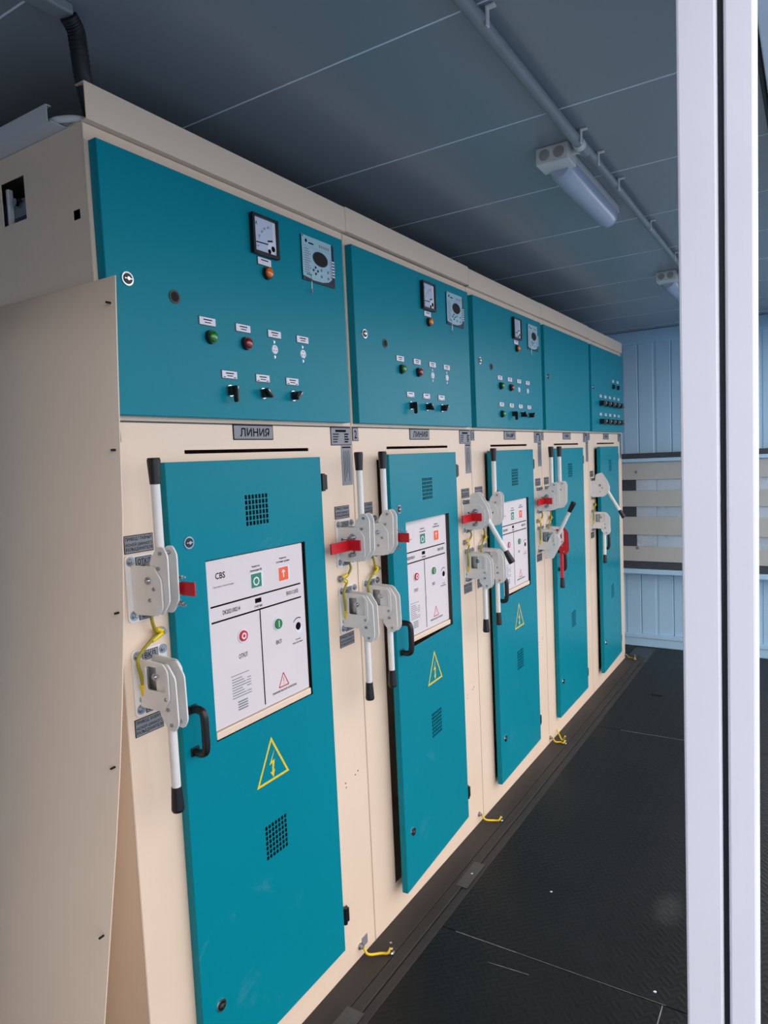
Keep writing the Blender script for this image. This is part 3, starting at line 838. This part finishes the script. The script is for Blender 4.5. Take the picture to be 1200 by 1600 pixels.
LABELS = [
    'nearest cream and teal switchgear cabinet beside the loose cream sheet',
    'second switchgear cabinet from the camera, its lower teal door ajar at the left edge',
    'third switchgear cabinet from the camera, with four labelled switches in its lowest row',
    'fourth switchgear cabinet from the camera, blank upper door and a red lever',
    'farthest switchgear cabinet at the row end, two rows of five small black switches',
]
BOUND = (0.0, 0.898, 1.788, 2.677, 3.567, 4.457)   # where each cabinet starts along the row
AJAR = [0.0, 3.2, 1.5, 0.3, 1.8]
NAMES = [('ЛИНИЯ', 0.112), ('ЛИНИЯ', 0.112), ('Ввод№1', 0.105), (None, 0), (None, 0)]
for k in range(5):
    c = empty('switchgear_cabinet', (0, BOUND[k], 0))
    c.scale = (1, (BOUND[k + 1] - BOUND[k]) / W, 1)
    tag(c, LABELS[k], 'cabinet', 'row of switchgear cabinets')
    holes = [(-0.302, -0.212, 2.166, 2.258), (-0.050, -0.026, 2.126, 2.146)] if k == 0 else []
    part('side_panel', lambda m: side_panel(m, 0.001, holes), c, key=('side', k == 0))
    part('side_panel', lambda m: side_panel(m, W - 0.003, []), c, key='side_r')
    part('back_panel', lambda m: m.box((-0.882, 0.001, 0.0), (-0.88, W - 0.001, ZT), 'cream'), c, key='back')
    part('roof_panel', lambda m: m.box((-0.88, 0.003, ZT - 0.002), (-0.002, W - 0.003, ZT), 'cream'), c, key='roof')
    part('base_panel', lambda m: m.box((-0.88, 0.003, 0.002), (-0.002, W - 0.003, 0.006), 'cream'), c, key='base')
    part('inner_shelf', lambda m: m.box((-0.88, 0.003, 1.7105), (-0.002, W - 0.003, 1.7145), 'rack_dark'), c, key='shelf')
    part('lower_frame', lower_frame, c, key='lf')
    part('upper_frame', upper_frame, c, key='uf')
    part('cornice', cornice, c, (0, 0, (0.0, 0.003, -0.002, 0.0, -0.003)[k]), key='corn')
    # upper door and what is mounted on it
    ud = part('upper_door', upper_door, c, key='ud', label='teal upper control door')
    dev = lambda n, fn, y, z, key, lab=None: part(n, fn, ud, (FX, y, z), key=key, label=lab)
    dev('lock', lock, 0.063 if k != 4 else 0.058, 2.008, 'lock')
    if k < 3:
        dev('port_hole', port, 0.188, 1.992, 'port')
        dev('ammeter', ammeter, 0.450, 2.147, 'ammeter', 'black framed ammeter')
        dev('relay_unit', relay, 0.657, 2.120, 'relay', 'pale digital relay with oval screen')
        part('indicator_label', small_label(False), ud, (FX, 0.500, 2.134), key='lab_a')
        dev('indicator_lamp', lamp('lens_amber'), 0.506, 2.106, 'amber', 'amber indicator lamp')
        for y in (0.284, 0.405, 0.524, 0.643): part('indicator_label', small_label(True), ud, (FX, y, 1.951), key='lab_b')
        dev('indicator_lamp', lamp('lens_green'), 0.290, 1.915, 'green', 'green indicator lamp')
        dev('indicator_lamp', lamp('lens_red'), 0.411, 1.914, 'redl', 'red indicator lamp')
        dev('socket', socket, 0.521, 1.911, 'socket'); dev('socket', socket, 0.641, 1.911, 'socket')
        for y in (0.347, 0.468, 0.588) if k < 2 else (0.295, 0.418, 0.535, 0.655):
            part('switch_label', small_label(k != 1, True), ud, (FX, y, 1.831), key=('lab_c', k != 1))
        ks = (0.345, 0.465, 0.587) if k < 2 else (0.425, 0.545, 0.655)
        dev('selector_switch', knob(0, True), ks[0], 1.792, 'k1'); dev('selector_switch', knob(48, False), ks[1], 1.792, 'k2'); dev('selector_switch', knob(-48, False), ks[2], 1.792, 'k3')
        if k == 2: dev('indicator_lamp', lamp('lens_green'), 0.295, 1.788, 'green', 'green indicator lamp')
    if k == 4:
        for y in (0.57, 0.70): part('switch_label', small_label(True), ud, (FX, y, 2.078), key='lab_b')
        for y in (0.57, 0.70):
            dev('indicator_lamp', lamp('relay_dark'), y, 2.04, 'dark_lamp')
        for z in (1.958, 1.838):
            for i in range(5):
                y = 0.225 + i * 0.123
                part('switch_label', small_label(True), ud, (FX, y, z), key='lab_b')
                dev('toggle_switch', lambda m: (m.box((0, -0.030, -0.016), (0.034, 0.030, 0.016), 'black', 0.003), m.box((0.034, -0.012, -0.006), (0.042, 0.012, 0.008), 'tag_grey', 0.002)), y, z - 0.048, 'toggle', 'black rotary switch')
    for z in (2.185, 1.832):
        part('hinge', lambda m: m.box((0.0, 0.862, -0.022), (0.013, 0.874, 0.022), 'black', 0.002), ud, (0, 0, z), key='uhinge')
    # lower door, turned on its hinges
    win = k < 3
    ld = part('lower_door', lower_door(win), c, (0.002, 0.70, 0), R(AJAR[k]), key=('ld', win), label='teal lower door')
    for y, z in ((0.183, 1.436), (0.189, 0.300)): part('lock', lock, ld, (DX, y - 0.70, z), key='lock')
    part('pull_handle', pull_handle, ld, (DX, 0.160 - 0.70, 1.000), key='handle', label='black bow handle')
    if k < 3: part('warning_triangle', warn, ld, key='warn', label='yellow high-voltage triangle')
    for z in (1.547, 0.199): part('hinge', hinge, c, (0.006, 0.722, z), key='hinge')
    if win:
        bp = part('breaker_panel', breaker_panel, c, key='bpan', label='white breaker front panel')
        part('panel_print', breaker_face, bp, key='bface')
        part('push_button', push_button((0.345, 1.178), False), bp, key='pbr', label='red off button')
        part('push_button', push_button((0.480, 1.178), True), bp, key='pbg', label='green on button')
        part('panel_sill', panel_sill, c, key='psill')
    # plates
    part('nameplate', nameplate(*NAMES[k]), c, (0.0005, 0.449, 1.6925), key=('np', NAMES[k][0]), label='grey name plate')
    part('rating_plate', rating_plate, c, (0.0005, 0.788, 1.711), key='rp')
    part('sticker', sticker, c, (0.0005, 0.840, 1.655), key='stick')
    part('number_plate', number_plate(['1', '2', '3', None, None][k]), c, (0.0005, 0.004, 1.711), key=('num', k if k < 3 else 9))
    # hand drives
    yl, yr = 0.070, 0.834
    if k == 0:
        make_drive(c, yl, ZU, True, 0, 'far'); make_drive(c, yl, ZL, False)
        make_drive(c, yr, ZU, True, 0, 'near'); make_drive(c, yr, ZL, False)
    elif k == 1:
        make_drive(c, yl, ZU, True, 0, 'far'); make_drive(c, yl, ZL, False)
        make_drive(c, yr, ZU, True, 150, 'near'); make_drive(c, yr, ZL, False)
    elif k == 2:
        make_drive(c, yl, ZU, True, 0); make_drive(c, yl, ZL, False)
        make_drive(c, yr, ZU, True, 0, 'near'); make_drive(c, yr, ZL, False, 153)
    elif k == 3:
        make_drive(c, yl, ZU, True, 0); make_drive(c, yl, ZL, False, 0, None, True)
    else:
        make_drive(c, yl, ZU, True, 150); make_drive(c, yl, ZL, False)
    jumper(c, yl, False)
    if k < 3: jumper(c, yr, True)
    # a few screw marks beside the door
    def marks(m):
        for y, z in ((0.775, 0.60), (0.778, 0.585), (0.83, 0.605), (0.846, 0.612)):
            m.cyl((0, y, z), (0.0012, y, z), 0.0028, 0.0022, 'zinc', 8)
    part('screw_mark', marks, c, key='marks')
    # inside the side window of the first cabinet
    if k == 0:
        part('inner_device', lambda m: (m.box((-0.34, 0.022, 2.10), (-0.225, 0.14, 2.228), 'device_grey', 0.006), m.cyl((-0.265, 0.022, 2.215), (-0.265, 0.008, 2.215), 0.010, 0.008, 'chrome', 16), m.box((-0.285, 0.016, 2.12), (-0.232, 0.022, 2.185), 'relay_dark', 0.002), m.box((-0.300, 0.010, 2.165), (-0.290, 0.022, 2.25), 'cable_white', 0.002)), c, label='grey device behind the side opening')

# ------------------------------------------------------------------ grounding wires at the cabinet feet
GW = ['yellow grounding wire by the foot of the nearest cabinet', 'yellow grounding wire by the foot of the second cabinet',
      'yellow grounding wire by the foot of the third cabinet', 'grounding wire at the far end of the cabinet row']
for i, (ya, za, yb_) in enumerate(((0.806, 0.040, 0.868), (1.737, 0.042, 1.796), (2.688, 0.030, 2.705), (4.440, 0.030, 4.425))):
    e = empty('grounding_wire', (0.04, (ya + yb_) / 2, 0))
    o = Vector(e.location)
    L = lambda *p: tuple(Vector(p) - o)
    part('wire', lambda m: m.tube([L(0.016, ya, za), L(0.030, ya + 0.004, za - 0.020), L(0.055, (ya + yb_) / 2 + 0.01, 0.008), L(0.074, yb_ - 0.012, 0.010), L(0.080, yb_, 0.024)], 0.0042, 'yellow' if i < 3 else 'wire_green', 8), e)
    part('bolt', lambda m: m.bolt(L(0.0, ya, za), (1, 0, 0), 0.007, 0.012), e)
    part('ground_lug', lambda m: (m.bolt(L(0.080, yb_, 0.0), (0, 0, 1), 0.0075, 0.020, 'chrome'), m.cyl(L(0.080, yb_, 0.027), L(0.080, yb_, 0.040), 0.0045, 0.0045, 'chrome', 10)), e)
    if i == 0:
        part('ground_tag', lambda m: m.box(L(0.0006, 0.818, 0.026), L(0.0016, 0.850, 0.058), 'tag_grey', 0.0003), e)
    tag(e, GW[i], 'wire', 'grounding wires')
e = part('grounding_wire', lambda m: m.tube([(0.004, 2.80, 0.035), (0.030, 2.77, 0.012), (0.055, 2.735, 0.006), (0.080, 2.708, 0.045)], 0.0038, 'yellow', 8))
tag(e, 'second yellow grounding wire crossing at the foot of the fourth cabinet', 'wire', 'grounding wires')

# ------------------------------------------------------------------ loose sheet leaning on the first cabinet
prof = [(-0.006, 1.992), (-0.015, 1.83), (-0.021, 1.716), (-0.030, 1.525), (-0.045, 1.32), (-0.064, 1.144), (-0.080, 1.018), (-0.102, 0.87), (-0.128, 0.713), (-0.158, 0.534), (-0.188, 0.36), (-0.215, 0.18), (-0.238, 0.004)]
def sheet(m):
    n = len(prof)
    V, F = [], []
    for x_ in (-0.86, 0.08):
        for off in (0.0, -0.0022):
            V += [(x_, y + off, z) for y, z in prof]
    a, b, c_, d = 0, n, 2 * n, 3 * n
    for i in range(n - 1):
        F += [(b + i, b + i + 1, d + i + 1, d + i), (a + i, c_ + i, c_ + i + 1, a + i + 1), (c_ + i, d + i, d + i + 1, c_ + i + 1), (a + i, a + i + 1, b + i + 1, b + i)]
    F += [(a, b, d, c_), (a + n - 1, c_ + n - 1, d + n - 1, b + n - 1)]
    m.add(V, F, 'cream', True)
sh = part('steel_sheet', sheet)
tag(sh, 'bowed cream steel sheet leaning on the side of the nearest cabinet', 'sheet')
sh.data.polygons.foreach_set('use_smooth', [abs(p.normal.y) > 0.5 for p in sh.data.polygons])
for y, z in ((-0.0165, 1.94), (-0.030, 1.65), (-0.050, 1.325), (-0.086, 1.02), (-0.14, 0.70)):
    part('rivet_hole', lambda m: m.cyl((0.066, y - 0.0065, z), (0.066, y + 0.004, z), 0.0022, 0.0022, 'hole_black', 8), sh)

# ------------------------------------------------------------------ cable tray, cables and hose on top of the first cabinet
def tray(m):
    y0, t = -0.034, 0.0015
    z0 = ZT + 0.001
    m.box((-0.88, y0, z0 + t), (-0.060, y0 + t, z0 + 0.036), 'cable_white')
    m.box((-0.88, y0, z0), (-0.050, y0 + 0.045, z0 + t), 'cable_white')
    m.box((-0.88, y0 + 0.045, z0), (-0.062, y0 + 0.085, z0 + t), 'cable_white')
    m.box((-0.88, y0 + 0.085, z0), (-0.12, y0 + 0.085 + t, z0 + 0.036), 'cable_white')
    m.box((-0.88, y0, z0 + 0.036), (-0.062, y0 + 0.012, z0 + 0.036 + t), 'cable_white')
t_ = part('cable_tray', tray)
tag(t_, 'white open cable tray on top of the nearest cabinet', 'cable tray')
ct = part('power_cable', lambda m: m.tube([(-0.85, 0.004, ZT + 0.013), (-0.20, 0.003, ZT + 0.013), (-0.08, 0.000, ZT + 0.013), (-0.050, 0.008, ZT + 0.013), (-0.030, 0.030, ZT + 0.013), (-0.022, 0.10, ZT + 0.013)], 0.0085, 'cable_white', 10))
tag(ct, 'upper white cable lying in the cable tray', 'cable', 'cables in the tray')
ct = part('power_cable', lambda m: m.tube([(-0.85, -0.016, ZT + 0.011), (-0.20, -0.016, ZT + 0.011), (-0.08, -0.018, ZT + 0.011), (-0.045, -0.012, ZT + 0.011), (-0.014, 0.016, ZT + 0.011), (-0.006, 0.10, ZT + 0.011)], 0.0070, 'cable_white', 10))
tag(ct, 'white cable nearest the open lip of the cable tray', 'cable', 'cables in the tray')
ct = part('power_cable', lambda m: m.tube([(-0.85, 0.030, ZT + 0.020), (-0.20, 0.030, ZT + 0.020), (-0.11, 0.028, ZT + 0.026), (-0.07, 0.034, ZT + 0.030), (-0.045, 0.075, ZT + 0.020)], 0.010, 'hose_black', 10))
tag(ct, 'black cable lying behind the white cables in the tray', 'cable', 'cables in the tray')
def hose(m):
    P = [(0.012, -0.018, 2.494), (0.006, 0.000, 2.480), (0.002, 0.006, 2.445), (-0.004, 0.014, 2.405), (-0.018, 0.034, 2.365), (-0.034, 0.060, ZT + 0.020)]
    m.tube(P, 0.0170, 'hose_black', 14, 6)
    for k in range(24):
        t = k / 23 * (len(P) - 1); i = min(int(t), len(P) - 2); f = t - i
        p = Vector(P[i]).lerp(Vector(P[i + 1]), f); d = (Vector(P[i + 1]) - Vector(P[i])).normalized()
        m.cyl(p - d * 0.0016, p + d * 0.0016, 0.0178, 0.0178, 'hose_black', 14)
ho = part('corrugated_hose', hose)
tag(ho, 'black corrugated hose dropping from the ceiling onto the nearest cabinet', 'hose')
cd = part('cable_duct', lambda m: m.box((-0.014, Y0, 2.494), (0.026, -0.016, ZC), 'pipe_grey', 0.004))
tag(cd, 'grey cable duct along the ceiling feeding the black hose', 'cable duct')

# ------------------------------------------------------------------ conduit along the ceiling
XP = 0.664
cp = empty('ceiling_conduit', (XP, 0, ZC - 0.024))
part('wide_pipe', lambda m: m.cyl((0, Y0, 0), (0, 1.165, 0), 0.0150, 0.0150, 'pipe_grey', 20), cp)
part('coupling', lambda m: (m.cyl((0, 1.150, 0), (0, 1.178, 0), 0.0175, 0.0175, 'lamp_white', 20), m.cyl((0, 1.178, 0), (0, 1.235, 0), 0.0155, 0.0135, 'pipe_grey', 20)), cp)
part('narrow_pipe', lambda m: m.cyl((0.006, 1.17, 0.004), (0.006, YB - 0.04, 0.004), 0.0115, 0.0115, 'pipe_grey', 18), cp)
def clip(m):
    m.box((0.0145, -0.007, -0.016), (0.0185, 0.007, 0.022), 'lamp_white', 0.001)
    m.box((0.014, -0.007, 0.019), (0.034, 0.007, 0.0235), 'lamp_white', 0.001)
for y in (0.47, 1.130, 1.315, 1.57, 2.10, 2.66, 3.25, 3.9): part('pipe_clip', clip, cp, (0, y, 0), key='clip')
tag(cp, 'grey conduit pipe clipped along the ceiling above the aisle', 'conduit')
bc = part('ceiling_cable', lambda m: m.cyl((1.133, Y0, ZC - 0.008), (1.133, YB - 0.04, ZC - 0.008), 0.006, 0.006, 'hose_black', 10))
tag(bc, 'thin black cable along the ceiling behind the white door post', 'cable')

# ------------------------------------------------------------------ ceiling lamps (switched off)
def lamp_body(m):
    m.box((-0.049, 0.0, -0.050), (0.049, 0.085, -0.0005), 'lamp_white', 0.003)
    m.box((-0.040, 0.085, -0.030), (0.040, 0.66, -0.0005), 'lamp_white', 0.003)
def lamp_diffuser(m):
    n = 14; S = []
    for y, s in ((0.070, 0.80), (0.085, 0.95), (0.10, 1.0), (0.30, 1.0), (0.50, 1.0), (0.60, 1.0), (0.640, 0.97), (0.658, 0.86), (0.668, 0.62), (0.672, 0.25)):
        S.append([(0.042 * s * math.cos(math.pi + math.pi * i / n), y, -0.030 - 0.052 * s * math.sin(math.pi * i / n) * 0.98) for i in range(n + 1)])
    V = [p for s in S for p in s]; k = n + 1
    F = [(a * k + i, a * k + i + 1, (a + 1) * k + i + 1, (a + 1) * k + i) for a in range(len(S) - 1) for i in range(n)]
    m.add(V, F, 'diffuser', True)
    m.add(S[0], [tuple(range(k))], 'diffuser'); m.add(S[-1], [tuple(range(k - 1, -1, -1))], 'diffuser')
def lamp_plug(m): m.cyl((0, 0, 0), (0, -0.003, 0), 0.0165, 0.0155, 'lamp_plug', 20)
for y, lab in ((1.175, 'nearer ceiling batten lamp with grey-white half-round diffuser'), (3.0, 'farther ceiling batten lamp partly hidden by the white post')):
    l = empty('ceiling_lamp', (0.579, y, ZC))
    part('lamp_body', lamp_body, l, key='lbody')
    part('diffuser', lamp_diffuser, l, key='ldiff')
    for x_ in (-0.022, 0.022): part('knockout_plug', lamp_plug, l, (x_, 0.0, -0.025), key='plug')
    part('conduit_elbow', lambda m: m.tube([(0.048, 0.045, -0.020), (0.066, 0.045, -0.020), (0.082, 0.060, -0.022)], 0.009, 'lamp_white', 10), l, key='elbow')
    tag(l, lab, 'lamp', 'ceiling lamps')

# ------------------------------------------------------------------ slatted rack by the far wall
rk = empty('slatted_rack', (0.6, 4.75, 0))
RL, RR = -0.68, 0.55
part('top_board', lambda m: m.box((RL, -0.02, 1.522), (RR, 0.080, 1.560), 'rack_dark', 0.002), rk)
part('rail', lambda m: m.box((RL, -0.03, 1.492), (RR, 0.0, 1.520), 'wall_sky_tint', 0.002), rk)
part('rail', lambda m: m.box((RL, -0.03, 0.612), (RR, 0.0, 0.648), 'wall_sky_tint', 0.002), rk)
for z0, z1 in ((1.354, 1.490), (1.142, 1.268), (0.919, 1.061), (0.709, 0.827)):
    part('slat', lambda m: m.box((RL, -0.012, z0), (RR, 0.0, z1), 'rack_beige', 0.003), rk)
part('bottom_board', lambda m: m.box((RL, -0.006, 0.650), (RR, 0.030, 0.707), 'rack_dark', 0.002), rk)
for x_ in (-0.615, 0.49):
    part('upright', lambda m: m.box((x_ - 0.052, 0.002, 0.655), (x_ + 0.052, 0.012, 1.520), 'rack_dark', 0.002), rk)
for a, b in ((-0.562, -0.41), (-0.408, 0.02), (0.022, 0.437)):
    part('added_backing', lambda m: m.box((a, 0.004, 0.655), (b, 0.012, 1.520), 'galvanised', 0.001), rk)  # pale backing added to brighten the gaps between the slats
for x_ in (-0.5, 0.4):
    part('wall_bracket', lambda m: m.box((x_ - 0.02, 0.013, 0.70), (x_ + 0.02, 0.098, 1.45), 'rack_dark', 0.002), rk)
part('bolt', lambda m: m.bolt((-0.555, -0.012, 1.415), (0, -1, 0), 0.008, 0.006), rk)
part('bolt', lambda m: m.bolt((-0.555, -0.012, 0.815), (0, -1, 0), 0.008, 0.006), rk)
tag(rk, 'beige slatted metal rack with dark top board against the far wall', 'rack')

# ------------------------------------------------------------------ small scraps on the floor
for (x_, y_), s, lab in (((0.848, 1.109), 0.0045, 'small white scrap on the black floor near the front joint'), ((0.130, 1.382), 0.004, 'tiny white scrap beside the brown strip at the second cabinet'), ((0.429, 1.422), 0.004, 'tiny pale scrap lying out in the aisle')):
    o = part('paper_scrap', lambda m: m.poly([(-s, -s * 0.6), (s * 0.7, -s), (s, s * 0.5), (-s * 0.3, s)], lambda u, v: (u, v, 0.0008 + 0.3 * abs(u)), lambda u, v: (u, v, 0.0003), 'label_white'), None, (x_, y_, 0.004 if x_ < 0.16 else 0.0))
    tag(o, lab, 'scrap', 'scraps on the floor')
